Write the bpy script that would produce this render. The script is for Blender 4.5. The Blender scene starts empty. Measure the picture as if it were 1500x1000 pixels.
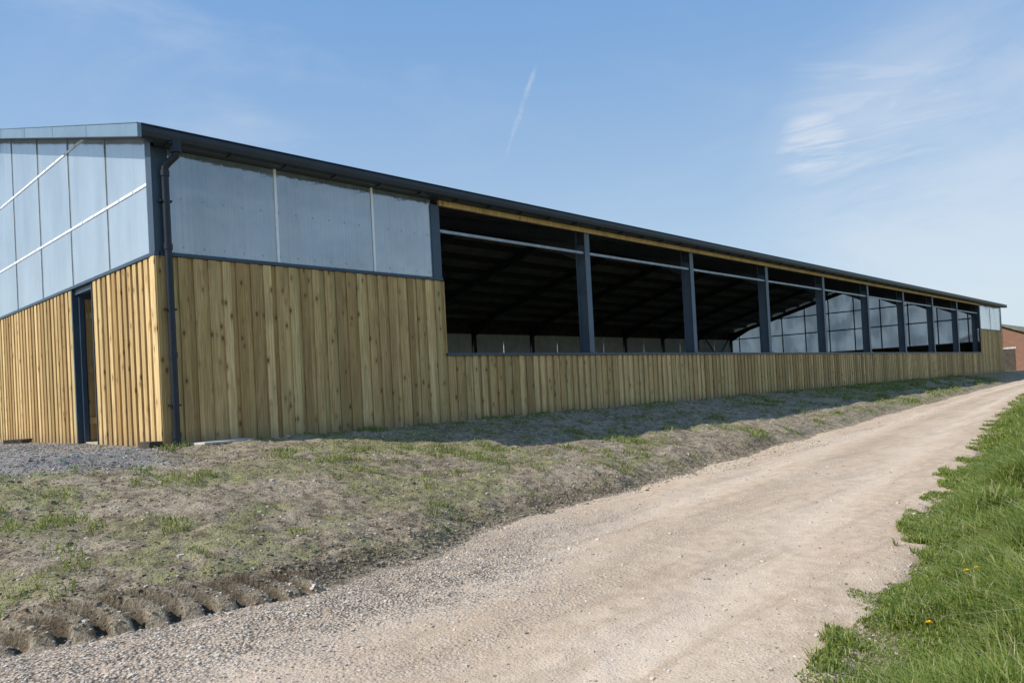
import bpy, math, bmesh
import numpy as np
from mathutils import Matrix, Vector
rng = np.random.default_rng(7)
scene = bpy.context.scene
scene.view_settings.view_transform = 'Standard'
scene.view_settings.look = 'None'
scene.view_settings.exposure = 0

# ------------------------------------------------------------------ camera
PPY = 555.0
V1 = np.array([1050.0, -(515-PPY)]); V2 = np.array([-1134.0, -(629-PPY)])
F = math.sqrt(-(V1[0]*V2[0]+V1[1]*V2[1]))
Xc = np.array([V1[0], V1[1], -F]); Xc /= np.linalg.norm(Xc)
Yc = np.array([V2[0], V2[1], -F]); Yc /= np.linalg.norm(Yc)
Zc = np.cross(Xc, Yc)
R = np.array([Xc, Yc, Zc])
def pix_dir(px, py):
    v = np.array([(px-750)/F, -(py-PPY)/F, -1.0])
    return R @ v
EYE = -pix_dir(243, 652)*11.63
cam_d = bpy.data.cameras.new("camera"); cam = bpy.data.objects.new("camera", cam_d)
scene.collection.objects.link(cam)
M = Matrix.Identity(4)
for i in range(3):
    for j in range(3): M[i][j] = R[i][j]
    M[i][3] = EYE[i]
cam.matrix_world = M
cam_d.sensor_width = 36; cam_d.lens = F/1500*36
cam_d.shift_y = (PPY-500)/1500
cam_d.clip_start = 0.05; cam_d.clip_end = 5000
scene.camera = cam

# ------------------------------------------------------------------ noise
def vnoise(x, y, seed=0):
    xi = np.floor(x).astype(np.int64); yi = np.floor(y).astype(np.int64)
    fx = x-xi; fy = y-yi
    fx = fx*fx*(3-2*fx); fy = fy*fy*(3-2*fy)
    def h(a, b):
        n = (a*374761393 + b*668265263 + seed*974634777) & 0xffffffff
        n = ((n ^ (n >> 13))*1274126177) & 0xffffffff
        n = n ^ (n >> 16)
        return (n & 0xffffff)/float(0xffffff)
    return (h(xi, yi)*(1-fx)+h(xi+1, yi)*fx)*(1-fy)+(h(xi, yi+1)*(1-fx)+h(xi+1, yi+1)*fx)*fy
def fbm(x, y, octv=4, seed=0):
    s = 0; a = .5; t = 0
    for o in range(octv):
        s = s+a*vnoise(x*2**o+o*17.3, y*2**o-o*9.1, seed+o); t += a; a *= .5
    return s/t
def sst(a, b, x):
    t = np.clip((x-a)/(b-a), 0, 1); return t*t*(3-2*t)

# ------------------------------------------------------------------ terrain
YLx = [-60,-8,-3.35,-1.4,.44,1.6,3.4,6.9,15,32,57,120,700]
YLy = [-5.0,-5.4,-5.8,-6.2,-6.0,-5.55,-5.45,-5.05,-4.3,-3.7,-2.4,-1.5,-1.5]
YRx = [-60,-8,-.8,1.8,4.4,13.5,20.3,31,57,120,700]
YRy = [-12.5,-11.8,-10.6,-10.15,-9.7,-8.35,-7.45,-6.4,-5.5,-5.0,-5.0]
ZTx = [-60,0,15,30,50,60,120,700]
ZTy = [-1.0,-1.0,-.88,-.58,-.38,-.3,-.3,-.3]
def yl(x): return np.interp(x, YLx, YLy)+.30*(fbm(x*.9, x*0, 3, 5)-.5)
def yr(x): return np.interp(x, YRx, YRy)+.25*(fbm(x*.8, x*0+9, 3, 6)-.5)
def zt(x): return np.interp(x, ZTx, ZTy)
def base_z(x, y):
    a = yl(x); b = yr(x); z0 = zt(x)
    t = np.clip((-.5-y)/(-.5-a), 0, 1)
    bank = z0*(.88*t**1.2+.12*sst(.86, 1.02, t))
    v = np.clip(b-y, 0, 50)
    verge = .16*sst(0, .9, v)+.10*sst(1, 8, v)
    return bank-.03+verge
def tyre(x, y):
    # lug prints left in the soft edge of the bank
    p0 = np.array([-3.4, -5.66]); p1 = np.array([-1.15, -6.22])
    d = p1-p0; L = np.linalg.norm(d); d /= L; n = np.array([-d[1], d[0]])
    u = (x-p0[0])*d[0]+(y-p0[1])*d[1]; v = (x-p0[0])*n[0]+(y-p0[1])*n[1]
    m = sst(-.1, .1, u)*sst(L+.1, L-.1, u)*sst(-.22, -.15, v)*sst(.26, .15, v)
    ph = (u + 2.1*(v+.22)**2)/.25+.3*fbm(u*2, v*2, 2, 7)
    w = .5+.5*np.sin(ph*2*np.pi)
    return m, sst(.12, .5, w)
def ground_z(x, y):
    z = base_z(x, y)
    a = yl(x); b = yr(x)
    m, w = tyre(x, y)
    on_bank = sst(.2, -.8, y)*sst(a-.1, a+.3, y)
    off = sst(b+.2, b-.3, y)
    near = 1/(1+((x-2)/40.)**2)
    rough = (fbm(x*.9, y*.9, 3, 11)-.5)*.14 + ((fbm(x*4, y*4, 3, 12)-.5)*.07 + (fbm(x*13, y*13, 2, 13)-.5)*.03)*(1-.75*m)
    z = z+rough*(on_bank+.6*off+.12)*near
    lip = np.exp(-((y-(a+.22))/.16)**2)*sst(.42, .62, fbm(x*.6, x*0+4, 3, 22))
    z = z+lip*(.05*fbm(x*6, y*6, 2, 21)+.02)*near*(1-m)
    intr = sst(a+.05, a-.25, y)*sst(b-.05, b+.25, y)
    z = z-.05*intr
    z = z+m*.035+m*(w-.5)*.11
    return z

def tri_mesh(name, V, T, mat, attrs=None, parent=None, smooth=False):
    me = bpy.data.meshes.new(name)
    V = np.asarray(V, dtype=np.float32); T = np.asarray(T, dtype=np.int32)
    me.vertices.add(len(V)); me.vertices.foreach_set("co", V.ravel())
    k = T.shape[1]
    me.loops.add(T.size); me.loops.foreach_set("vertex_index", T.ravel())
    me.polygons.add(len(T)); me.polygons.foreach_set("loop_start", np.arange(0, T.size, k, dtype=np.int32))
    me.update(calc_edges=True)
    me.polygons.foreach_set("use_smooth", np.full(len(T), smooth))
    if attrs:
        for nme, arr in attrs.items():
            at = me.attributes.new(nme, 'FLOAT', 'POINT'); at.data.foreach_set("value", np.asarray(arr, dtype=np.float32))
    me.materials.append(mat)
    ob = bpy.data.objects.new(name, me); scene.collection.objects.link(ob)
    if parent: ob.parent = parent
    return ob

def growth(a, step, end, g=1.06, mx=40):
    out = []; s = step; p = a; sg = 1 if end > a else -1
    while (end-p)*sg > 0:
        s = min(s*g, mx); p += sg*s; out.append(p)
    return out
def grid_faces(nx, ny):
    i = np.arange(nx-1)[:, None]; j = np.arange(ny-1)[None, :]
    a = i*ny+j
    return np.stack([a, a+ny, a+ny+1, a+1], -1).reshape(-1, 4)

# ------------------------------------------------------------------ materials
def new_mat(name):
    m = bpy.data.materials.new(name); m.use_nodes = True
    nt = m.node_tree; nt.nodes.clear()
    return m, nt
class N:
    def __init__(s, nt): s.nt = nt
    def n(s, t, **kw):
        nd = s.nt.nodes.new(t)
        for k, v in kw.items(): setattr(nd, k, v)
        return nd
    def l(s, a, b): s.nt.links.new(a, b)
    def val(s, sock, v):
        if isinstance(v, bpy.types.NodeSocket): s.l(v, sock)
        else: sock.default_value = v
    def math(s, op, a, b=0.0, clamp=False):
        nd = s.n('ShaderNodeMath', operation=op); nd.use_clamp = clamp
        s.val(nd.inputs[0], a); s.val(nd.inputs[1], b); return nd.outputs[0]
    def mix(s, f, a, b, mode='MIX'):
        nd = s.n('ShaderNodeMix', data_type='RGBA', blend_type=mode)
        s.val(nd.inputs[0], f)
        for sock, v in ((nd.inputs[6], a), (nd.inputs[7], b)):
            if isinstance(v, tuple): v = (*v, 1)[:4]
            s.val(sock, v)
        return nd.outputs[2]
    def ramp(s, f, p0, p1):
        nd = s.n('ShaderNodeMapRange'); nd.clamp = True; nd.interpolation_type = 'SMOOTHSTEP'
        s.val(nd.inputs[0], f); nd.inputs[1].default_value = p0; nd.inputs[2].default_value = p1
        return nd.outputs[0]
    def noise(s, scale, detail=4, rough=.55, vec=None, dist=0):
        nd = s.n('ShaderNodeTexNoise'); nd.inputs['Scale'].default_value = scale
        nd.inputs['Detail'].default_value = detail; nd.inputs['Roughness'].default_value = rough
        nd.inputs['Distortion'].default_value = dist
        if vec is not None: s.l(vec, nd.inputs['Vector'])
        return nd.outputs['Fac']
    def pos(s): return s.n('ShaderNodeNewGeometry').outputs['Position']
    def mapv(s, vec, sc, loc=(0,0,0)):
        nd = s.n('ShaderNodeMapping'); nd.inputs['Scale'].default_value = sc; nd.inputs['Location'].default_value = loc
        s.l(vec, nd.inputs['Vector']); return nd.outputs[0]
    def attr(s, name):
        nd = s.n('ShaderNodeAttribute'); nd.attribute_name = name; return nd.outputs['Fac']
    def bump(s, h, strength=.5, dist=.02, normal=None):
        nd = s.n('ShaderNodeBump'); nd.inputs['Strength'].default_value = strength; nd.inputs['Distance'].default_value = dist
        s.l(h, nd.inputs['Height'])
        if normal is not None: s.l(normal, nd.inputs['Normal'])
        return nd.outputs[0]
    def princ(s, col, rough=.8, metal=0, normal=None, spec=.3):
        nd = s.n('ShaderNodeBsdfPrincipled')
        if isinstance(col, tuple): col = (*col, 1)[:4]
        s.val(nd.inputs['Base Color'], col); s.val(nd.inputs['Roughness'], rough)
        nd.inputs['Metallic'].default_value = metal; nd.inputs['Specular IOR Level'].default_value = spec
        if normal is not None: s.l(normal, nd.inputs['Normal'])
        return nd.outputs[0]
    def out(s, sh):
        o = s.n('ShaderNodeOutputMaterial'); s.l(sh, o.inputs['Surface'])

def mat_ground():
    m, nt = new_mat("soil_and_grass"); b = N(nt); p = b.pos()
    n2 = b.noise(7, 6, .65, p); n3 = b.noise(45, 4, .6, p); n4 = b.noise(160, 2, .6, p); n0 = b.noise(1.4, 4, .6, p)
    soil = b.mix(b.ramp(n2, .36, .60), (.21,.16,.105), (.50,.415,.295))
    soil = b.mix(b.math('MULTIPLY', b.ramp(n0, .5, .66), .5), soil, (.57,.48,.36))
    soil = b.mix(b.ramp(n3, .33, .60), b.mix(1, soil, (.47,.43,.38), 'MULTIPLY'), soil)
    soil = b.mix(b.math('MULTIPLY', b.ramp(n4, .58, .70), .6), soil, (.66,.60,.51))
    gcol = b.mix(b.ramp(n2, .35, .65), (.155,.190,.042), (.29,.32,.09))
    gcol = b.mix(b.ramp(n3, .45, .72), gcol, (.36,.32,.18))
    g = b.math('MULTIPLY', b.attr('g_grass'), b.ramp(b.math('ADD', b.math('MULTIPLY', n3, .6), b.math('MULTIPLY', n2, .4)), .42, .60), clamp=True)
    col = b.mix(g, soil, gcol)
    gv = b.mix(b.ramp(n3, .3, .7), (.20,.19,.18), (.50,.47,.43))
    vo = b.n('ShaderNodeTexVoronoi'); vo.inputs['Scale'].default_value = 32; b.l(p, vo.inputs['Vector'])
    gv = b.mix(.4, gv, b.mix(1, gv, vo.outputs['Color'], 'MULTIPLY'))
    col = b.mix(b.attr('g_gravel'), col, gv)
    col = b.mix(b.math('MULTIPLY', b.attr('g_dark'), .8), col, (.075,.056,.038))
    col = b.mix(b.attr('g_field'), col, b.mix(n2, (.10,.13,.035), (.22,.24,.07)))
    h = b.math('ADD', b.math('MULTIPLY', n3, .7), b.math('ADD', b.math('MULTIPLY', n2, .8), b.math('MULTIPLY', n4, .25)))
    b.out(b.princ(col, .95, normal=b.bump(h, .9, .05), spec=.1)); return m
def mat_track():
    m, nt = new_mat("dusty_gravel"); b = N(nt); p = b.pos()
    n1 = b.noise(.7, 4, .6, p); n2 = b.noise(6, 5, .65, p); n3 = b.noise(60, 3, .6, p)
    v1 = b.n('ShaderNodeTexVoronoi'); v1.inputs['Scale'].default_value = 38; b.l(p, v1.inputs['Vector'])
    nl = b.noise(1, 5, .65, b.mapv(p, (.35, 3.6, 1)))
    fine = b.mix(b.ramp(n2, .3, .7), (.48,.355,.245), (.61,.47,.345))
    fine = b.mix(b.math('MULTIPLY', b.ramp(n1, .45, .65), .5), fine, (.66,.53,.40))
    fine = b.mix(b.math('MULTIPLY', b.attr('g_rut'), .45), fine, (.70,.58,.455))
    fine = b.mix(b.math('MULTIPLY', b.ramp(nl, .50, .68), .5), fine, (.38,.28,.19))
    fine = b.mix(b.math('MULTIPLY', b.ramp(n3, .60, .75), .6), fine, (.76,.66,.55))
    fine = b.mix(b.math('MULTIPLY', b.ramp(n3, .44, .28), .65), fine, (.27,.195,.135))
    bw = b.n('ShaderNodeSeparateColor'); b.l(v1.outputs['Color'], bw.inputs[0])
    loose = b.mix(bw.outputs[0], (.32,.26,.205), (.68,.585,.48))
    loose = b.mix(b.ramp(v1.outputs['Distance'], .35, .62), loose, (.19,.15,.11))
    lo = b.math('MULTIPLY', b.attr('g_loose'), b.ramp(n2, .25, .6), clamp=True)
    col = b.mix(lo, fine, loose)
    h = b.math('ADD', b.math('MULTIPLY', n3, .5), b.math('ADD', b.math('MULTIPLY', n2, .5), b.math('MULTIPLY', b.math('SUBTRACT', .5, v1.outputs['Distance']), b.math('ADD', b.math('MULTIPLY', lo, 1.1), .10))))
    b.out(b.princ(col, .95, normal=b.bump(h, .9, .027), spec=.12)); return m
def mat_wood():
    m, nt = new_mat("treated_pine_boards"); b = N(nt); p = b.pos(); r = b.attr('rnd')
    cv = b.n('ShaderNodeCombineXYZ'); b.l(b.math('MULTIPLY', r, 37), cv.inputs[2]); b.l(b.math('MULTIPLY', r, 11), cv.inputs[0])
    va = b.n('ShaderNodeVectorMath', operation='ADD'); b.l(p, va.inputs[0]); b.l(cv.outputs[0], va.inputs[1]); q = va.outputs[0]
    g1 = b.noise(1, 5, .6, b.mapv(q, (38, 38, 1.1)), 1.2); g2 = b.noise(1, 3, .6, b.mapv(q, (150, 150, 3)))
    g3 = b.noise(1, 3, .5, b.mapv(q, (5, 5, .9)))
    f1 = b.n('ShaderNodeMath', operation='FRACT'); b.l(b.math('MULTIPLY', r, 7.31), f1.inputs[0])
    f2 = b.n('ShaderNodeMath', operation='FRACT'); b.l(b.math('MULTIPLY', r, 23.7), f2.inputs[0])
    base = b.mix(r, (.50,.335,.140), (.92,.70,.36))
    base = b.mix(b.math('MULTIPLY', b.ramp(f1.outputs[0], .5, 1), .6), base, (.57,.49,.24))
    base = b.mix(b.math('MULTIPLY', b.ramp(f2.outputs[0], .62, 1), .7), base, (.34,.215,.09))
    col = b.mix(b.ramp(g1, .36, .66), base, b.mix(1, base, (.60,.53,.43), 'MULTIPLY'))
    col = b.mix(b.math('MULTIPLY', g2, .4), col, b.mix(1, base, (.7,.62,.5), 'MULTIPLY'))
    col = b.mix(b.math('MULTIPLY', b.ramp(g3, .48, .72), .5), col, (.32,.215,.10))
    vo = b.n('ShaderNodeTexVoronoi'); vo.inputs['Scale'].default_value = 1; b.l(b.mapv(q, (7.5, 7.5, 3.6)), vo.inputs['Vector'])
    cs = b.n('ShaderNodeSeparateColor'); b.l(vo.outputs['Color'], cs.inputs[0])
    kn = b.math('MULTIPLY', b.ramp(vo.outputs['Distance'], .20, .08), b.ramp(cs.outputs[0], .40, .55))
    halo = b.math('MULTIPLY', b.ramp(vo.outputs['Distance'], .42, .15), b.ramp(cs.outputs[0], .40, .55))
    col = b.mix(b.math('MULTIPLY', halo, .45), col, (.28,.16,.06))
    col = b.mix(b.math('MULTIPLY', kn, .85), col, (.10,.05,.022))
    sz_ = b.n('ShaderNodeSeparateXYZ'); b.l(p, sz_.inputs[0])
    spl = b.math('MULTIPLY', b.ramp(b.math('ADD', sz_.outputs[2], b.math('MULTIPLY', g3, .25)), .38, .10), .45)
    col = b.mix(spl, col, (.26,.20,.13))
    b.out(b.princ(col, .72, normal=b.bump(b.math('ADD', g1, b.math('MULTIPLY', g2, .4)), .3, .004), spec=.25)); return m
def mat_plain(name, col, rough=.5, metal=0, var=.25, sc=3.0, spec=.4):
    m, nt = new_mat(name); b = N(nt); p = b.pos()
    n1 = b.noise(sc, 5, .65, p); n2 = b.noise(sc*14, 3, .6, p)
    c2 = tuple(c*(1-var) for c in col); c3 = tuple(min(1, c*(1+var)) for c in col)
    c = b.mix(b.ramp(n1, .3, .7), c2, c3)
    rr = b.math('ADD', b.math('MULTIPLY', n2, .25), rough-.12)
    b.out(b.princ(c, rr, metal, normal=b.bump(n2, .1, .004), spec=spec)); return m
def mat_poly(name, tint, t_lo, t_hi, axis, tl, g0, gk, rg=.10, wav=.12):
    m, nt = new_mat(name); b = N(nt); p = b.pos()
    sc = (1, 45, .04) if axis == 'y' else (45, 1, .04)
    sc2 = (1, 9, .12) if axis == 'y' else (9, 1, .12)
    fl = b.noise(1, 2, .5, b.mapv(p, sc)); w = b.noise(1, 3, .5, b.mapv(p, (.9, .9, .6))); rp = b.noise(1, 2, .5, b.mapv(p, sc2))
    dirt = b.noise(1, 5, .6, b.mapv(p, (3, 3, .5)))
    c = b.mix(b.ramp(dirt, .35, .75), tint, tuple(t*.90 for t in tint))
    hgt = b.math('ADD', b.math('MULTIPLY', fl, .4), b.math('ADD', b.math('MULTIPLY', w, 6), b.math('MULTIPLY', rp, 1.6)))
    nrm = b.bump(hgt, wav, .03)
    d = b.n('ShaderNodeBsdfDiffuse'); b.val(d.inputs[0], c)
    t = b.n('ShaderNodeBsdfTranslucent'); b.val(t.inputs[0], c)
    mx = b.n('ShaderNodeMixShader'); mx.inputs[0].default_value = tl; b.l(d.outputs[0], mx.inputs[1]); b.l(t.outputs[0], mx.inputs[2])
    tr = b.n('ShaderNodeBsdfTransparent'); tr.inputs[0].default_value = (.86,.92,.97,1)
    tt = b.math('ADD', b.math('MULTIPLY', b.ramp(b.math('ADD', b.math('MULTIPLY', w, .7), b.math('MULTIPLY', fl, .3)), .32, .68), t_hi-t_lo), t_lo, True)
    m2 = b.n('ShaderNodeMixShader'); b.l(tt, m2.inputs[0])
    b.l(mx.outputs[0], m2.inputs[1]); b.l(tr.outputs[0], m2.inputs[2])
    gl = b.n('ShaderNodeBsdfGlossy'); gl.inputs['Roughness'].default_value = rg; b.l(nrm, gl.inputs['Normal'])
    lw = b.n('ShaderNodeLayerWeight'); lw.inputs['Blend'].default_value = .5
    fr = b.math('ADD', b.math('MULTIPLY', b.math('POWER', lw.outputs['Facing'], 1.5), gk), g0, True)
    m3 = b.n('ShaderNodeMixShader'); b.l(fr, m3.inputs[0])
    b.l(m2.outputs[0], m3.inputs[1]); b.l(gl.outputs[0], m3.inputs[2])
    b.out(m3.outputs[0]); return m
def mat_leaf(name, ca, cb, cdry, tl=.35):
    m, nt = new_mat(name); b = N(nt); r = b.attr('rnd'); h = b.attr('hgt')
    n1 = b.noise(1.3, 3, .6, b.pos())
    c = b.mix(b.ramp(b.math('ADD', b.math('MULTIPLY', r, .5), b.math('MULTIPLY', n1, .5)), .25, .75), ca, cb)
    c = b.mix(b.ramp(r, .82, .97), c, cdry)
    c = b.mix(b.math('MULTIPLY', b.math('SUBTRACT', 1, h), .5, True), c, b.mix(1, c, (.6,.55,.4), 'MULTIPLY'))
    pr = b.princ(c, .5, spec=.35)
    t = b.n('ShaderNodeBsdfTranslucent'); b.l(b.mix(1, c, (1.2,1.2,.75), 'MULTIPLY'), t.inputs[0])
    mx = b.n('ShaderNodeMixShader'); mx.inputs[0].default_value = tl; b.l(pr, mx.inputs[1]); b.l(t.outputs[0], mx.inputs[2])
    b.out(mx.outputs[0]); return m
def mat_rnd(name, c0, c1, rough=.9):
    m, nt = new_mat(name); b = N(nt); r = b.attr('rnd'); n = b.noise(60, 3, .6, b.pos())
    c = b.mix(r, c0, c1); c = b.mix(b.math('MULTIPLY', n, .5), c, b.mix(1, c, (.6,.58,.55), 'MULTIPLY'))
    b.out(b.princ(c, rough, spec=.2)); return m
def mat_brick():
    m, nt = new_mat("red_brick"); b = N(nt); p = b.pos()
    s = b.n('ShaderNodeSeparateXYZ'); b.l(p, s.inputs[0]); c = b.n('ShaderNodeCombineXYZ')
    b.l(b.math('ADD', s.outputs[0], s.outputs[1]), c.inputs[0]); b.l(s.outputs[2], c.inputs[1])
    br = b.n('ShaderNodeTexBrick'); b.l(c.outputs[0], br.inputs['Vector']); br.inputs['Scale'].default_value = 1
    br.inputs['Brick Width'].default_value = .225; br.inputs['Row Height'].default_value = .075; br.inputs['Mortar Size'].default_value = .008
    br.inputs['Color1'].default_value = (.34,.12,.06,1); br.inputs['Color2'].default_value = (.22,.085,.05,1); br.inputs['Mortar'].default_value = (.3,.26,.22,1)
    col = b.mix(b.math('MULTIPLY', b.noise(1.5, 4, .6, p), .7), br.outputs[0], (.2,.13,.09))
    b.out(b.princ(col, .9)); return m

m_ground = mat_ground(); m_track = mat_track(); m_wood = mat_wood()
m_steel = mat_plain("painted_steel_grey", (.095,.13,.17), .45, 0, .12, 1.5)
m_dark = mat_plain("anthracite_flashing", (.022,.034,.050), .42, 0, .15, 2)
m_flash = mat_plain("blue_grey_flashing", (.17,.26,.34), .4, 0, .10, 2)
m_edge = mat_plain("slate_blue_trim", (.045,.072,.105), .4, 0, .12, 2)
m_pipe = mat_plain("black_plastic", (.014,.02,.03), .38, 0, .2, 4)
m_galv = mat_plain("galvanised_steel", (.32,.36,.40), .45, .2, .2, 5)
m_white = mat_plain("white_strip", (.88,.89,.90), .5, 0, .05, 5)
m_raft = mat_plain("dark_steel", (.036,.042,.050), .6, 0, .15, 2)
m_roof = mat_plain("fibre_cement_sheet", (.23,.23,.24), .85, 0, .2, 1.2)
m_conc = mat_plain("concrete_panel", (.78,.78,.77), .8, 0, .12, 1.5)
m_slab = mat_plain("concrete_slab", (.52,.49,.44), .9, 0, .2, 6)
m_floor = mat_plain("sand_floor", (.44,.38,.30), .95, 0, .2, 2, .1)
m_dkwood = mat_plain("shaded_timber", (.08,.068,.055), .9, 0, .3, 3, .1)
m_pg = mat_poly("polycarbonate_gable", (.80,.93,1.0), .04, .30, 'y', .30, .16, .70, .08)
m_pl = mat_poly("polycarbonate_side", (.66,.84,.99), .20, .62, 'x', .55, .26, .80, .05, .30)
m_brick = mat_brick()
m_moss = mat_plain("mossy_roof_sheet", (.20,.20,.14), .9, 0, .35, 1.5, .1)

# ------------------------------------------------------------------ ground mesh
xs = sorted(growth(-5, .05, -900, 1.055, 60)+list(np.arange(-5, 3, .03))+list(3+np.cumsum(np.full(110, .055)))+growth(9.05, .055, 900, 1.022, 60))
ys = sorted(growth(-10.5, .06, -900, 1.07, 60)+list(np.arange(-10.5, -6.8, .08))+list(np.arange(-6.8, -4.6, .03))+list(np.arange(-4.6, .6, .05))+growth(.6, .07, 900, 1.07, 60))
xs = np.array(xs); ys = np.array(ys)
GX, GY = np.meshgrid(xs, ys, indexing='ij')
gz = ground_z(GX, GY)
a_ = yl(GX); b_ = yr(GX)
bank = sst(a_-.05, a_+.25, GY)
gn = fbm(GX*.75+3, GY*1.1, 4, 31)*.6+fbm(GX*3.1, GY*3.7, 3, 33)*.4
grassm = .85*sst(.475, .58, gn)*bank*sst(.3, -.7, GY)
field = np.clip(sst(b_+.25, b_-.35, GY+.25*(fbm(GX*3, GY*3, 3, 41)-.5))+sst(-30, -60, GX)+sst(40, 60, GY)+sst(100, 130, GX), 0, 1)
gravel = sst(-.15, -.5, GX+.5*(fbm(GX*1.5, GY*1.5, 3, 51)-.5)*2)*sst(-1.9, -1.2, GY+1.2*(fbm(GX*.9, GY*.9, 3, 52)-.5))
m_, w_ = tyre(GX, GY)
lipm = np.exp(-((GY-(a_+.12))/.18)**2)*sst(.45, .7, fbm(GX*1.2, GY*1.2, 3, 61))*sst(14, 5, GX)
dark_soil = np.clip(.7*lipm+m_*(1.05-w_)*1.1+.2*sst(.55, .7, fbm(GX*1.3, GY*1.3, 3, 62))*bank, 0, 1)  # darker soil in the print grooves, along the lip and in scattered patches
V = np.stack([GX, GY, gz], -1).reshape(-1, 3)
ground = tri_mesh("ground", V, grid_faces(len(xs), len(ys)), m_ground,
    {"g_grass": (grassm*(1-m_)).ravel(), "g_gravel": gravel.ravel(), "g_field": field.ravel(), "g_dark": dark_soil.ravel()}, smooth=True)

# ------------------------------------------------------------------ track sheet
tx = np.array(sorted(growth(-5, .05, -60, 1.08, 5)+list(np.arange(-5, 6, .045))+growth(6, .045, 700, 1.02, 20)))
tv = np.linspace(-.06, 1.06, 170)
TX, TV = np.meshgrid(tx, tv, indexing='ij')
la = yl(TX)+.12*(fbm(TX*4, TX*0+2, 3, 71)-.5); ra = yr(TX)-.1*(fbm(TX*4, TX*0+5, 3, 72)-.5)
TY = la+(ra-la)*TV
edge = np.minimum(TV, 1-TV)*(la-ra)
def track_z(x, y, edge, tv):
    z = zt(x)-.03
    near = 1/(1+((x-2)/30.)**2)
    z = z+(fbm(x*.7, y*.9, 3, 81)-.5)*.06*near+(fbm(x*5, y*6, 3, 82)-.5)*.018*near+(fbm(x*22, y*22, 2, 83)-.5)*.008*near
    rut = np.exp(-((tv-.30)/.08)**2)+np.exp(-((tv-.72)/.08)**2)
    z = z-.035*rut
    tread = (np.exp(-((tv-.31)/.035)**4)+np.exp(-((tv-.71)/.035)**4))*sst(.5, .65, fbm(x*.5, tv*6, 2, 85))
    z = z+tread*.006*np.sign(np.sin(x*2*np.pi/.11+y*14))*near
    z = z+.04*sst(.0, .7, edge)-.02-.10*sst(.22, -.14, edge+.3*(fbm(x*4, y*4, 3, 84)-.5))
    return z
TZ = track_z(TX, TY, edge, TV)
loose = np.clip(sst(.50, .15, TV+.25*(fbm(TX*.8, TY*.8, 3, 91)-.5))*sst(5, -1, TX)+.5*sst(.35, .0, edge)+.35*np.exp(-((TV-.5)/.06)**2), 0, 1)
rutm = np.exp(-((TV-.30)/.07)**2)+np.exp(-((TV-.72)/.07)**2)
track = tri_mesh("gravel_track", np.stack([TX, TY, TZ], -1).reshape(-1, 3), grid_faces(len(tx), len(tv))[:, ::-1], m_track, {"g_loose": loose.ravel(), "g_rut": rutm.ravel()}, smooth=True)
def surf_z(x, y):
    a = yl(x); b = yr(x); tvv = (y-a)/(b-a); e = np.minimum(tvv, 1-tvv)*(a-b)
    g = ground_z(x, y)
    t = np.where((tvv > 0) & (tvv < 1), track_z(x, y, e, tvv), -9)
    return np.maximum(g, t)

# ------------------------------------------------------------------ blades
def blades(name, x, y, hgt, wid, mat, lean=.5, sink=.01):
    n = len(x); z = surf_z(x, y)-sink
    th = rng.uniform(0, 2*np.pi, n); ld = rng.uniform(0, 2*np.pi, n); ln = np.abs(rng.normal(0, lean, n))*hgt
    wx = np.cos(th)*wid*.5; wy = np.sin(th)*wid*.5; lx = np.cos(ld)*ln; ly = np.sin(ld)*ln
    V = np.zeros((n, 5, 3))
    for k, (s, w, hh) in enumerate([(0, 1, 0), (.5, .8, .62)]):
        V[:, 2*k] = np.stack([x-wx*w+lx*s*s*1.5, y-wy*w+ly*s*s*1.5, z+hgt*hh], -1)
        V[:, 2*k+1] = np.stack([x+wx*w+lx*s*s*1.5, y+wy*w+ly*s*s*1.5, z+hgt*hh], -1)
    V[:, 4] = np.stack([x+lx*1.3, y+ly*1.3, z+hgt*(1-.25*np.minimum(ln/hgt, 1))], -1)
    b = (np.arange(n)*5)[:, None]
    T = np.concatenate([b+np.array([[0,1,3]]), b+np.array([[0,3,2]]), b+np.array([[2,3,4]])])
    r = np.repeat(rng.uniform(0, 1, n), 5); h = np.tile([0,0,.6,.6,1], n)
    return tri_mesh(name, V.reshape(-1, 3), T, mat, {"rnd": r, "hgt": h})
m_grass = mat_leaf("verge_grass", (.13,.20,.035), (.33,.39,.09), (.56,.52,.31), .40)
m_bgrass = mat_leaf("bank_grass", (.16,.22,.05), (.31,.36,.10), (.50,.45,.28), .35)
def verge_pts(n, x0, x1, depth, pw=1.0):
    x = x0+(x1-x0)*rng.uniform(0, 1, n)**pw
    d = rng.uniform(-.35, depth, n)
    y = yr(x)-d
    keep = (fbm(x*3, y*3, 3, 101) > .50-1.1*np.clip(d+.25, -.3, .5))
    return x[keep], y[keep], d[keep]
X1, Y1, D1 = verge_pts(200000, -2.5, 9, 2.2)
X2, Y2, D2 = verge_pts(80000, 9, 30, 3.0, 1.5)
X3, Y3, D3 = verge_pts(30000, 30, 100, 6.0, 1.5)
vx = np.concatenate([X1, X2, X3]); vy = np.concatenate([Y1, Y2, Y3]); vd = np.concatenate([D1, D2, D3])
dist = np.hypot(vx-EYE[0], vy-EYE[1])
clump = fbm(vx*1.7, vy*1.7, 3, 111)
hh = (.05+.25*sst(-.2, 1.1, vd))*(.35+1.3*sst(.25, .8, clump))*rng.uniform(.5, 1.3, len(vx))
ww = .0045+.0009*dist
nearcam = dist > 1.2
blades("grass_verge", vx[nearcam], vy[nearcam], hh[nearcam], ww[nearcam], m_grass, .6)
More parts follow.
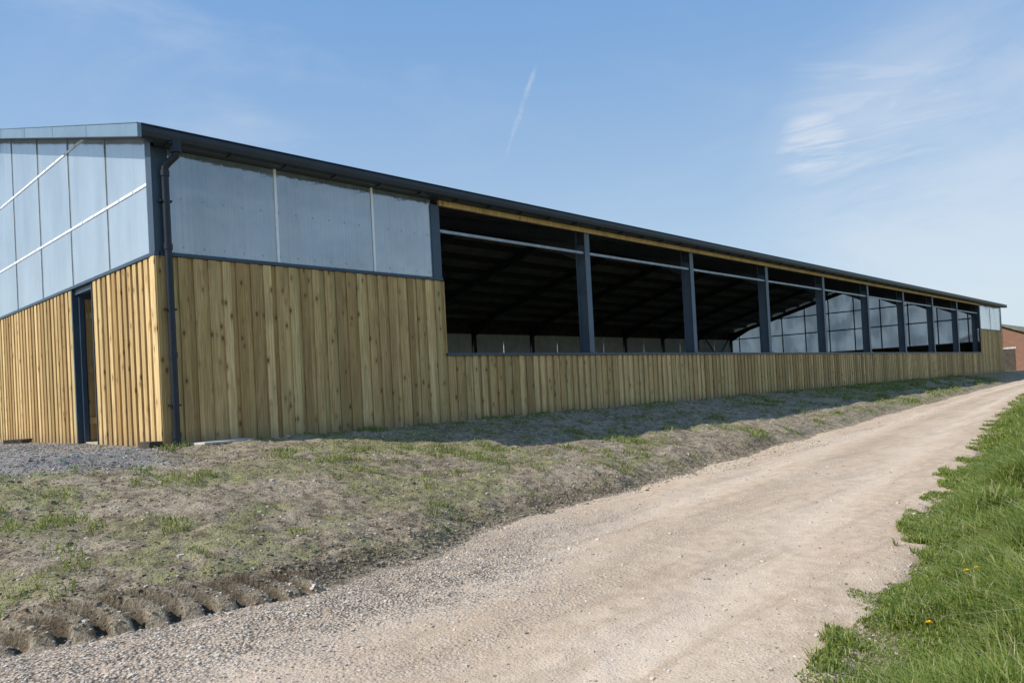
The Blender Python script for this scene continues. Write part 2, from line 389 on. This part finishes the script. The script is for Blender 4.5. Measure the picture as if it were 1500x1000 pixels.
# bank grass
n = 320000
bx = -9+55*rng.uniform(0, 1, n)**1.7; by = rng.uniform(-6.1, -.15, n)
gnb = fbm(bx*.75+3, by*1.1, 4, 31)*.6+fbm(bx*3.1, by*3.7, 3, 33)*.4
pr = sst(.50, .62, gnb)*sst(yl(bx)-.05, yl(bx)+.3, by)
gr_ = (bx < -.3) & (by > -1.5)
tf = sst(.63, .71, fbm(bx*2.3, by*2.3, 3, 121))
keep = (rng.uniform(0, 1, n) < np.clip(pr*.36+tf*.55*sst(yl(bx), yl(bx)+.3, by), 0, 1)) & ~gr_ & (tyre(bx, by)[0] < .3)
bx = bx[keep]; by = by[keep]; tf = tf[keep]
bd = np.hypot(bx-EYE[0], by-EYE[1])
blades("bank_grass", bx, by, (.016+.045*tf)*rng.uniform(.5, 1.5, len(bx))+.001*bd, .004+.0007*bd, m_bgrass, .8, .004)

# ------------------------------------------------------------------ stones
def stones(name, x, y, size, mat, zf=surf_z, sink=.25):
    n = len(x); base = np.array([[-1,-1,-1],[1,-1,-1],[1,1,-1],[-1,1,-1],[-1,-1,1],[1,-1,1],[1,1,1],[-1,1,1]])*.5
    V = base[None]*rng.uniform(.5, 1.1, (n, 8, 3))*size[:, None, None]*np.array([1.2, .95, .65])
    a = rng.uniform(0, 6.28, n); c = np.cos(a)[:, None]; s = np.sin(a)[:, None]
    vx_ = V[:, :, 0]*c-V[:, :, 1]*s; vy_ = V[:, :, 0]*s+V[:, :, 1]*c
    z = zf(x, y)
    V = np.stack([vx_+x[:, None], vy_+y[:, None], V[:, :, 2]+z[:, None]+size[:, None]*sink*.3], -1)
    q = np.array([[0,3,2,1],[4,5,6,7],[0,1,5,4],[1,2,6,5],[2,3,7,6],[3,0,4,7]])
    T = ((np.arange(n)*8)[:, None, None]+q[None]).reshape(-1, 4)
    return tri_mesh(name, V.reshape(-1, 3), T, mat, {"rnd": np.repeat(rng.uniform(0, 1, n), 8)})
m_stone = mat_rnd("limestone_chippings", (.36,.295,.235), (.78,.69,.59))
n = 60000
sx = -5+14*rng.uniform(0, 1, n)**1.2; sv = rng.uniform(0, 1, n)
a = yl(sx); b = yr(sx); sy = a+(b-a)*sv+rng.normal(0, .1, n)
w = np.clip(sst(.55, .1, sv)*sst(5, -1, sx)+.3*sst(.12, 0, np.minimum(sv, 1-sv))+.08, 0, 1)*(.35+fbm(sx*2, sy*2, 3, 131))
k = rng.uniform(0, 1, n) < w*.8
sx = sx[k]; sy = sy[k]
stones("loose_gravel", sx, sy, rng.uniform(.006, .018, len(sx))*(1+.9*(rng.uniform(0, 1, len(sx)) > .93)), m_stone)
n = 7000
sx = rng.uniform(-8, 25, n); sy = rng.uniform(-5.8, -.1, n)
stones("bank_stones", sx, sy, rng.uniform(.008, .03, n)*(1+1.2*(rng.uniform(0, 1, n) > .985)), mat_rnd("field_stones", (.34,.29,.23), (.70,.65,.57)))
n = 9000
sx = rng.uniform(-7, -.05, n); sy = rng.uniform(-1.8, 9, n)
stones("grey_hardcore", sx, sy, rng.uniform(.012, .04, n), mat_rnd("grey_stone", (.22,.21,.20), (.58,.55,.51)))
m_clod = mat_rnd("earth_clods", (.11,.083,.055), (.42,.35,.25))
n = 12000
sx = -5+17*rng.uniform(0, 1, n)**1.3; off = np.abs(rng.normal(0, .28, n))-.05
wide = rng.uniform(0, 1, n) > .5
sy = np.where(wide, rng.uniform(-5.8, -.6, n), yl(sx)+off)
k = (tyre(sx, sy)[0] < .2) | (rng.uniform(0, 1, n) < .2)
sx = sx[k]; sy = sy[k]; n = len(sx)
stones("soil_clods", sx, sy, rng.uniform(.008, .028, n)*(1+.8*(rng.uniform(0, 1, n) > .95)), m_clod)

# ------------------------------------------------------------------ dandelions
def dandelion(x, y, h):
    e = bpy.data.objects.new("dandelion", None); scene.collection.objects.link(e)
    z = float(surf_z(np.array([x]), np.array([y]))[0]); e.location = (x, y, z)
    tri_mesh("stem", [(-.002,0,0),(.002,0,0),(.002,.003,h),(-.002,.003,h)], [[0,1,2,3]], m_stem, parent=e)
    Vv = []; Tt = []
    for i in range(46):
        a = i*2.399; r = .019*math.sqrt((i+4)/50); r0 = r*.2
        zz = h+.012-(.010*(r/.019)**2)
        w = .0034
        c, s = math.cos(a), math.sin(a); bI = len(Vv)
        Vv += [(r0*c-w*s, r0*s+w*c, h), (r0*c+w*s, r0*s-w*c, h), (r*c+w*s, r*s-w*c, zz), (r*c-w*s, r*s+w*c, zz)]
        Tt.append([bI, bI+1, bI+2, bI+3])
    tri_mesh("petals", Vv, Tt, m_dand, parent=e)
m_stem = mat_plain("stem_green", (.12,.17,.05), .6); m_dand = mat_plain("dandelion_yellow", (.85,.60,.01), .6, 0, .1)
for (x, y, h) in [(.55,-10.78,.30), (.62,-10.82,.29), (-.05,-10.72,.18)]:
    dandelion(x, y, h)

# ------------------------------------------------------------------ barn
barn = bpy.data.objects.new("livestock_barn", None); scene.collection.objects.link(barn)
class Boxes:
    def __init__(s): s.V = []; s.F = []; s.r = []
    def add(s, x0, x1, y0, y1, z0, z1, r=None):
        b = len(s.V); r = rng.uniform() if r is None else r
        s.V += [(x0,y0,z0),(x1,y0,z0),(x1,y1,z0),(x0,y1,z0),(x0,y0,z1),(x1,y0,z1),(x1,y1,z1),(x0,y1,z1)]
        s.F += [[b+i for i in q] for q in ([0,3,2,1],[4,5,6,7],[0,1,5,4],[1,2,6,5],[2,3,7,6],[3,0,4,7])]; s.r += [r]*8
    def prism(s, prof, axis, a0, a1):
        b = len(s.V); n = len(prof)
        for a in (a0, a1):
            for p in prof:
                s.V.append((a, p[0], p[1]) if axis == 'x' else (p[0], a, p[1]))
        s.r += [.5]*(2*n)
        for i in range(n):
            j = (i+1) % n
            s.F.append([b+i, b+j, b+n+j, b+n+i])
        s.F.append([b+i for i in range(n)][::-1]); s.F.append([b+n+i for i in range(n)])
    def make(s, name, mat, parent=barn, bevel=0, recalc=True):
        me = bpy.data.meshes.new(name); me.from_pydata(s.V, [], s.F); me.update()
        at = me.attributes.new('rnd', 'FLOAT', 'POINT'); at.data.foreach_set("value", np.array(s.r, dtype=np.float32))
        me.materials.append(mat); ob = bpy.data.objects.new(name, me); scene.collection.objects.link(ob); ob.parent = parent
        if recalc:
            bm = bmesh.new(); bm.from_mesh(me); bmesh.ops.recalc_face_normals(bm, faces=bm.faces); bm.to_mesh(me); bm.free()
        if bevel:
            md = ob.modifiers.new("bevel", 'BEVEL'); md.width = bevel; md.segments = 2; md.limit_method = 'ANGLE'
        return ob
LEN = 60.0; W = 21.6; RID = W/2; EAV = 4.87; PT = math.tan(math.radians(15))
def roofz(y): return EAV+(y if y < RID else W-y)*PT
SILL = 1.40; MID = 3.0; O0 = 5.80; O1 = 53.4
B = Boxes()
def clad_x(B, x0, x1, y, z0, z1, sgn=-1):
    p = .245; n = int(round((x1-x0)/p)); p = (x1-x0)/n
    for i in range(n):
        j = rng.uniform(-.010, .010)
        xa = x0+i*p
        B.add(xa+.09+j, xa+p+.03, *sorted((y, y+sgn*.02)), z0+rng.uniform(0, .03), z1)
        B.add(xa+j, xa+.145+j+rng.uniform(-.004, .004), *sorted((y+sgn*.021, y+sgn*(.048+rng.uniform(0, .006)))), z0+rng.uniform(-.01, .03), z1-rng.uniform(0, .004))
def clad_y(B, y0, y1, x, z0, z1, sgn=-1):
    p = .245; n = int(round((y1-y0)/p)); p = (y1-y0)/n
    for i in range(n):
        j = rng.uniform(-.010, .010); ya = y0+i*p
        B.add(*sorted((x, x+sgn*.02)), ya+.09+j, ya+p+.03, z0+rng.uniform(0, .03), z1)
        B.add(*sorted((x+sgn*.021, x+sgn*(.048+rng.uniform(0, .006)))), ya+j, ya+.145+j+rng.uniform(-.004, .004), z0+rng.uniform(-.01, .03), z1-rng.uniform(0, .004))
clad_x(B, .05, O0+.05, 0, -.10, MID-.04)
clad_x(B, O0+.08, O1, 0, -.10, SILL-.03)
clad_x(B, O1+.03, LEN-.05, 0, -.10, MID-.04)
DY0, DY1 = 3.0, 4.15
clad_y(B, .05, DY0, 0, -.10, MID-.04)
clad_y(B, DY1+.05, W, 0, -.10, MID-.04)
clad_y(B, 0, W, LEN, -.1, 2.3, 1)
B.make("timber_cladding", m_wood)
B = Boxes()
B.add(-.074, -.056, -.054, .10, -.1, MID-.045); B.add(-.056, .09, -.075, -.055, -.1, MID-.045)
B.add(LEN-.09, LEN+.056, -.075, -.055, -.1, MID-.045)
B.add(O0+.052, O0+.078, -.045, .02, SILL+.03, MID-.045)
B.make("corner_boards", m_wood)
B = Boxes()
B.add(.02, O0, .004, .05, -.1, MID-.05); B.add(O0, O1, .004, .05, -.1, SILL-.04); B.add(O1, LEN-.02, .004, .05, -.1, MID-.05)
B.add(.004, .05, .055, DY0, -.1, MID-.05); B.add(.004, .05, DY1+.05, W, -.1, MID-.05); B.add(LEN-.05, LEN-.004, .055, W, -.1, 2.25)
B.make("cladding_rails", m_dkwood)
B = Boxes()
B.add(.0, O0+.04, -.070, .03, MID-.035, MID+.025); B.add(O1, LEN, -.070, .03, MID-.035, MID+.025)
B.add(-.070, .03, -.070, -.001, MID-.036, MID+.026); B.add(-.070, .03, .0, W, MID-.034, MID+.024)
B.add(O0+.05, O1, -.083, .10, SILL-.028, SILL+.03)
B.make("sill_flashing", m_edge, bevel=.004)
B = Boxes()
B.add(-.055, -.035, -.055, .17, MID+.03, 4.82); B.add(-.034, .20, -.055, -.035, MID+.03, 4.67)
B.add(O0-.20, O0+.03, -.05, .15, MID+.03, 4.57)
B.add(O1, O1+.22, -.05, .15, MID+.03, 4.57)
B.add(LEN-.2, LEN+.03, -.055, -.035, MID+.03, 4.67)
B.make("corner_flashing", m_edge)
B = Boxes()
for (x0, x1) in ((.15, 2.05), (2.07, 4.11), (4.13, O0-.18), (O1+.2, LEN-.02)):
    k = len(B.V); B.V += [(x0,-.02,MID),(x1,-.02,MID),(x1,-.02,4.67),(x0,-.02,4.67)]; B.F.append([k,k+1,k+2,k+3]); B.r += [.5]*4
B.make("side_polycarbonate", m_pl, recalc=False)
B = Boxes()
seams = [.0+2.06*i for i in range(0, 11)]+[W]
for a, b2 in zip(seams[:-1], seams[1:]):
    a2 = max(a, .02); bb = b2-.01
    for xx, zb in ((-.02, MID), (LEN-.02, 2.3)):
        pts = [(xx, a2, zb), (xx, bb, zb), (xx, bb, roofz(bb)-.05)]
        if a2 < RID < bb: pts.append((xx, RID, roofz(RID)-.05))
        pts.append((xx, a2, roofz(a2)-.05))
        if xx < 1: pts = pts[::-1]
        k = len(B.V); B.V += pts; B.F.append(list(range(k, k+len(pts)))); B.r += [.5]*len(pts)
B.make("gable_polycarbonate", m_pg, recalc=False)
B = Boxes()
for x in (2.06, 4.12): B.add(x-.022, x+.022, -.04, -.022, MID+.03, 4.68)
B.add(O1+3.2, O1+3.24, -.04, -.022, MID+.03, 4.68)
B.make("side_joint_strips", m_white)
B = Boxes()
for y in seams[1:-1]:
    B.add(-.034, -.022, y-.014, y+.010, MID+.03, roofz(y)-.06)
B.make("gable_joint_strips", m_galv)
B = Boxes()
def dashed(z):
    y0 = max(.18, (z-EAV)/PT+.1); y1 = W-y0; y = y0
    while y < y1:
        B.add(-.0345, -.0225, y, min(y+.60, y1), z-.022, z+.022); y += .64
        B.add(-.0395, -.0352, y-.33, y-.30, z-.012, z+.012)
dashed(4.13); dashed(5.65)
B.make("gable_fixing_strips", m_white)
B = Boxes()
for z in (3.12, 3.9, 4.58):
    x = .4
    while x < O0-.3:
        B.add(x, x+.02, -.028, -.0215, z, z+.02); x += .34
B.make("sheet_screws", m_galv)
B = Boxes()
for y in seams[1:-1]: B.add(LEN-.12, LEN-.03, y-.035, y+.035, 2.2, roofz(y)-.2)
for z in (2.3, 4.1, 5.6):
    y0 = max(.1, (z-EAV)/PT+.4); B.add(LEN-.19, LEN-.125, y0, W-y0, z-.045, z+.045)
B.make("far_gable_frame", m_steel)
B = Boxes()
for z in (3.1, 4.13, 5.65):
    y0 = max(.1, (z-EAV)/PT+.3); B.add(.10, .16, y0, W-y0, z-.05, z+.05)
for y in (DY1+.20, 10.7): B.add(.17, .33, y, y+.14, 0, roofz(y)-.4)
B.add(.17, .33, 2.6, 2.74, 0, roofz(2.6)-.4)
B.make("gable_rails", m_steel)
def corrug(name, y0, y1):
    nx = 60*7*4+1; x = np.linspace(-.32, LEN+.32, nx); c = .022*np.cos(x/.146*2*np.pi)
    V = []
    for yy in (y0, y1):
        zz = EAV+(yy if yy <= RID else W-yy)*PT+.06
        for s in (0, .012):
            V.append(np.stack([x, np.full(nx, yy), zz+c+s], -1))
    V = np.concatenate(V); i = np.arange(nx-1)[:, None]
    f = lambda a, b: np.concatenate([a*nx+i, a*nx+i+1, b*nx+i+1, b*nx+i], 1)
    T = np.concatenate([f(0, 2), f(3, 1), f(1, 0), f(2, 3)])
    tri_mesh(name, V, T, m_roof, parent=barn)
corrug("roof_sheets_front", -.30, RID-.22); corrug("roof_sheets_rear", RID+.22, W+.3)
B = Boxes()
for xa, xb in ((-.36, -.30), (LEN+.30, LEN+.36)):
    for s in (0, 1):
        f = (lambda y: y) if s == 0 else (lambda y: W-y)
        ya, yb = -.40, RID
        pr_ = [(f(ya), EAV+ya*PT-.10), (f(yb), EAV+yb*PT-.10), (f(yb), EAV+yb*PT+.10), (f(ya), EAV+ya*PT+.10)]
        B.prism(pr_, 'x', xa, xb)
B.prism([(-.40, EAV-.40*PT+.101), (RID, EAV+RID*PT+.101), (RID, EAV+RID*PT+.112), (-.40, EAV-.40*PT+.112)], 'x', -.37, -.12)
for k in range(1, 6):
    y = k*1.9; B.prism([(y-.02, roofz(y)-.105), (y+.02, roofz(y)-.10), (y+.02, roofz(y)+.104), (y-.02, roofz(y)+.10)], 'x', -.364, -.3605)
B.make("verge_flashing", m_flash)
B = Boxes(); B.prism([(RID-.6, roofz(RID-.6)+.36), (RID, roofz(RID)+.36), (RID+.6, roofz(RID-.6)+.36), (RID, roofz(RID)+.39)], 'x', .8, LEN-.8)
B.make("ridge_cap", m_roof)
B = Boxes()
B.prism([(-.2, EAV-.08-.2*PT), (RID, EAV+RID*PT-.08), (RID, EAV+RID*PT-.05), (-.2, EAV-.05-.2*PT)], 'x', -.298, -.01)
B.make("gable_soffit", m_raft)
B = Boxes()
B.prism([(-.20, 4.865), (-.385, 4.865), (-.40, 4.84), (-.395, 4.77), (-.36, 4.71), (-.30, 4.675), (-.20, 4.67)], 'x', -.30, LEN+.3)
B.make("eave_gutter", m_dark, bevel=.006)
B = Boxes()
B.add(-.30, LEN+.3, -.405, -.17, 4.867, 4.88)
B.make("eave_flashing", m_edge)
B = Boxes(); B.add(.0, LEN, -.198, .0, 4.685, 4.75); B.add(.0, LEN, .002, .10, 4.685, 4.84)
B.make("eave_beam", m_raft)
B = Boxes(); B.add(O0+.03, O1, -.06, .0, 4.575, 4.682); B.make("eave_timber", m_wood)
B = Boxes()
for i in range(60): B.add(i*1.0+.1, i*1.0+.13, -.398, -.19, 4.65, 4.6715)
B.make("gutter_brackets", m_pipe)
def tube(name, pts, r, mat, parent=barn, res=8):
    cu = bpy.data.curves.new(name, 'CURVE'); cu.dimensions = '3D'; sp = cu.splines.new('POLY'); sp.points.add(len(pts)-1)
    for i, p in enumerate(pts): sp.points[i].co = (*p, 1)
    cu.bevel_depth = r; cu.bevel_resolution = res; cu.use_fill_caps = True; cu.materials.append(mat)
    ob = bpy.data.objects.new(name, cu); scene.collection.objects.link(ob); ob.parent = parent; return ob
dx, dy = .12, -.14
tube("downpipe", [(.24,-.30,4.69),(.24,-.30,4.55),(.23,-.29,4.49),(.15,-.22,4.40),(dx,dy-.02,4.34),(dx,dy,4.26),(dx,dy,3.0),(dx,dy,-.12)], .055, m_pipe)
tube("gutter_outlet", [(.24,-.30,4.79),(.24,-.30,4.55)], .095, m_pipe)
for z in (4.20, 3.05, 1.35, .1): tube("downpipe_collar", [(dx,dy,z),(dx,dy,z+.09)], .066, m_pipe)
B = Boxes()
for z in (3.8, 2.1, .6): B.add(dx-.09, dx+.09, dy-.01, -.05, z, z+.03)
B.make("downpipe_brackets", m_pipe)
cols = [10.88+5.29*i for i in range(8)]
frames = [.2, O0-.22]+cols+[O1+.02, LEN-.45]
def ibeam_col(B, x, y0, y1, z0, z1, w=.2):
    B.add(x, x+w, y0, y0+.016, z0, z1); B.add(x, x+w, y1-.016, y1, z0, z1); B.add(x+w/2-.006, x+w/2+.006, y0+.016, y1-.016, z0, z1)
B = Boxes(); Bf = Boxes()
for x in frames:
    ibeam_col(B, x, .02 if x in cols else .17, .34 if x in cols else .45, 0, 4.67)
    ibeam_col(Bf, x, W-.40, W-.1, 0, 4.8)
    if x in cols:
        B.add(x-.03, x+.23, -.02, .018, SILL+.03, SILL+.06)
        B.add(x+.03, x+.17, .345, .36, 3.9, 4.2)
B.make("steel_columns", m_steel)
B = Bf
for x in frames:
    for s in (0, 1):
        f = (lambda y: y) if s == 0 else (lambda y: W-y)
        for (t0, t1, xa, xb) in ((-.30, -.285, x, x+.18), (-.62, -.605, x, x+.18), (-.605, -.30, x+.08, x+.10)):
            B.prism([(f(.1), EAV+.1*PT+t0), (f(RID), EAV+RID*PT+t0), (f(RID), EAV+RID*PT+t1), (f(.1), EAV+.1*PT+t1)], 'x', xa, xb)
        B.prism([(f(.34), 3.9), (f(2.2), EAV+2.2*PT-.62), (f(.34), EAV-.6+.34*PT)], 'x', x+.07, x+.11)
B.make("portal_rafters", m_raft)
B = Boxes()
for k in range(9):
    y = .5+k*1.25
    if y > RID-.1: continue
    for f in (y, W-y):
        z = EAV+y*PT; B.add(.05, LEN-.05, f-.035, f+.035, z-.28, z+.0)
B.make("purlins", m_raft)
B = Boxes()
xs_ = [O0+.03]+cols+[O1]
for a, b2 in zip(xs_[:-1], xs_[1:]):
    a2 = a+.21 if a in cols else a
    B.add(a2, b2-.005, .06, .12, 4.03, 4.09)
B.make("opening_rail", m_galv)
B = Boxes()
B.add(O0, O1, .36, .42, SILL-.1, SILL+.0)
B.add(.2, O0-.2, .03, .09, 4.02, 4.12)
B.make("inner_rail", m_steel)
B = Boxes(); Bd = Boxes()
for a, b2 in zip(frames[:-1], frames[1:]):
    mid_ = (a+b2)/2+.1
    B.add(a+.25, mid_-.04, W-.22, W-.12, 0, 4.1, .5); B.add(mid_+.04, b2-.05, W-.22, W-.12, 0, 4.1, .5)
x = 0
while x < LEN:
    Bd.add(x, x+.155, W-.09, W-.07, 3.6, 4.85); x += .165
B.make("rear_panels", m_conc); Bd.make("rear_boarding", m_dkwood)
B = Boxes(); B.add(.06, LEN-.06, .06, W-.1, -.12, .0); B.make("barn_floor", m_floor)
for (p0, p1) in (((LEN-.6, W-.4, .3), (LEN-5.6, W-.4, 4.5)), ((LEN-5.6, W-.4, .3), (LEN-.6, W-.4, 4.5)), ((.3, W-.5, .3), (5.5, W-.5, 4.5))):
    tube("wind_brace", [p0, p1], .05, m_raft, res=2)
tube("wind_brace", [(.4, .16, 4.35), (3.4, .16, 3.0)], .06, m_dark, res=2)
for (ya, yb) in ((.5, RID), (RID, W-.5)):
    for s in (0, 1):
        xa, xb = (.4, 5.6) if s == 0 else (LEN-.5, LEN-6)
        tube("roof_brace", [(xa, ya, roofz(ya)-.45), (xb, yb, roofz(yb)-.45)], .03, m_raft, res=2)
B = Boxes()
B.add(-.05, .05, DY1, DY1+.048, -.08, MID-.04); B.add(-.04, .05, DY0+.031, DY0+.05, -.08, MID-.04)
B.add(.0, .1, DY0+.061, DY1-.021, MID-.14, MID-.04)
B.add(.051, .13, DY1-.09, DY1-.001, -.08, MID-.15)
B.make("door_frame", m_edge)
B = Boxes()
for i in range(6): B.add(.15+i*.15, .29+i*.15, DY1-.09, DY1-.05, .02, 2.78)
for z in (.35, 1.35, 2.4): B.add(.16, 1.04, DY1-.13, -.091+DY1, z, z+.12)
for i in range(4): B.add(1.5+i*.35, 1.8+i*.35, 4.9, 4.96, .45, .60)
B.make("door_leaf", m_wood)
B = Boxes()
for z in (.3, .6, .9, 1.2): B.add(1.5, 4.4, 5.2, 5.24, z, z+.04)
B.make("pen_gate", m_galv)

def slab(name, x, y, sx_, sy_, sz, rot, mat):
    e = Boxes(); e.add(-sx_/2, sx_/2, -sy_/2, sy_/2, 0, sz)
    for i in range(len(e.V)):
        v = e.V[i]; e.V[i] = (v[0]+rng.uniform(-.015, .015), v[1]+rng.uniform(-.015, .015), v[2]+rng.uniform(-.006, .006))
    ob = e.make(name, mat, None, .008)
    ob.location = (x, y, float(surf_z(np.array([x]), np.array([y]))[0])-.01); ob.rotation_euler = (0, 0, rot)
slab("concrete_slab", .75, -.38, .85, .4, .04, .05, m_slab)
slab("timber_block", -.22, .02, .22, .3, .12, .2, m_dkwood)
slab("timber_block", -.35, 7.3, .25, .5, .10, .5, m_dkwood)

# ------------------------------------------------------------------ brick outbuilding
ob_ = bpy.data.objects.new("brick_outbuilding", None); scene.collection.objects.link(ob_)
B = Boxes()
bx0, bx1, by0, by1 = 68, 80, -1.2, 5.0
B.add(bx0, bx1, by0, by1, -.5, 2.55)
B.prism([(by0, 2.551), (by1, 2.551), ((by0+by1)/2, 3.85)], 'x', bx0+.001, bx1-.001)
B.make("brick_walls", m_brick, ob_)
B = Boxes()
ym = (by0+by1)/2
B.prism([(by0-.25, 2.48), (ym, 3.89), (ym, 3.97), (by0-.25, 2.56)], 'x', bx0-.25, bx1+.2)
B.prism([(by1+.25, 2.48), (ym, 3.89), (ym, 3.97), (by1+.25, 2.56)], 'x', bx0-.25, bx1+.2)
B.make("roof", m_moss, ob_)
B = Boxes(); B.add(bx0-.03, bx0+.02, .6, 1.5, -.3, 1.75); B.make("door", m_dkwood, ob_)
B = Boxes(); B.add(bx0-.05, bx0-.001, .5, 1.6, 1.76, 1.9); B.make("lintel", m_slab, ob_)

# ------------------------------------------------------------------ light
el = math.radians(42); hx, hy = -.89, .45; nrm = math.hypot(hx, hy); hx /= nrm; hy /= nrm
S = Vector((hx*math.cos(el), hy*math.cos(el), math.sin(el)))
sd = bpy.data.lights.new("sun", 'SUN'); sd.energy = 5.0; sd.angle = math.radians(.5); sd.color = (1, .95, .87)
so = bpy.data.objects.new("sun", sd); scene.collection.objects.link(so)
so.rotation_euler = S.to_track_quat('Z', 'Y').to_euler()
wd = bpy.data.worlds.new("World"); scene.world = wd; wd.use_nodes = True
nt = wd.node_tree; nt.nodes.clear(); b = N(nt)
sky = b.n('ShaderNodeTexSky', sky_type='NISHITA'); sky.sun_disc = False; sky.sun_elevation = el
sky.sun_rotation = math.atan2(hx, hy); sky.air_density = 1.0; sky.dust_density = .8; sky.ozone_density = 1.0
tc = b.n('ShaderNodeTexCoord'); d = tc.outputs['Generated']
c1 = b.noise(1, 7, .62, b.mapv(d, (2.2, 2.2, 6.5)), .6)
c2 = b.noise(1, 3, .5, b.mapv(d, (.9, .9, 2.2), (3, 1, 0)))
cl = b.math('MULTIPLY', b.ramp(c1, .44, .80), b.ramp(c2, .36, .66))
sz = b.n('ShaderNodeSeparateXYZ'); b.l(d, sz.inputs[0])
cl = b.math('MULTIPLY', cl, .45)
def dotn(v):
    dt = b.n('ShaderNodeVectorMath', operation='DOT_PRODUCT'); b.l(d, dt.inputs[0]); dt.inputs[1].default_value = tuple(v); return dt.outputs['Value']
def unit(v): return v/np.linalg.norm(v)
def blob(px, py, c_in, c_out):
    return b.ramp(dotn(unit(pix_dir(px, py))), math.cos(math.radians(c_out)), math.cos(math.radians(c_in)))
c3 = b.noise(1, 7, .65, b.mapv(d, (5, 5, 30)), .8)
pa = b.math('MULTIPLY', b.math('MAXIMUM', blob(1195, 212, .2, 3.2), b.math('MULTIPLY', blob(1300, 200, .5, 9), .6)), b.ramp(c3, .36, .68))
pb = b.math('MULTIPLY', blob(1420, 300, 3, 16), b.math('MULTIPLY', b.ramp(c1, .30, .66), .45))
nv = unit(np.cross(unit(pix_dir(790, 80)), unit(pix_dir(742, 225))))
c4 = b.noise(55, 4, .6, d)
line = b.ramp(b.math('ADD', b.math('ABSOLUTE', dotn(nv)), b.math('MULTIPLY', b.math('SUBTRACT', c4, .5), .008)), .0045, .0)
pc = b.math('MULTIPLY', b.math('MULTIPLY', line, blob(758, 150, 1.0, 4.8)), b.math('MULTIPLY', b.ramp(b.noise(28, 3, .6, d), .45, .66), .26))
cl = b.math('MAXIMUM', cl, b.math('MAXIMUM', b.math('MULTIPLY', pa, .75), b.math('MAXIMUM', pb, pc)))
grad = b.mix(b.ramp(sz.outputs[2], .58, -.05), (1.15, 2.55, 4.95), (3.7, 4.7, 5.5))
col = b.mix(.80, sky.outputs[0], grad)
col = b.mix(cl, col, (5.2, 5.5, 5.9))
bg = b.n('ShaderNodeBackground'); bg.inputs[1].default_value = .15; b.l(col, bg.inputs[0])
o = b.n('ShaderNodeOutputWorld'); b.l(bg.outputs[0], o.inputs[0])
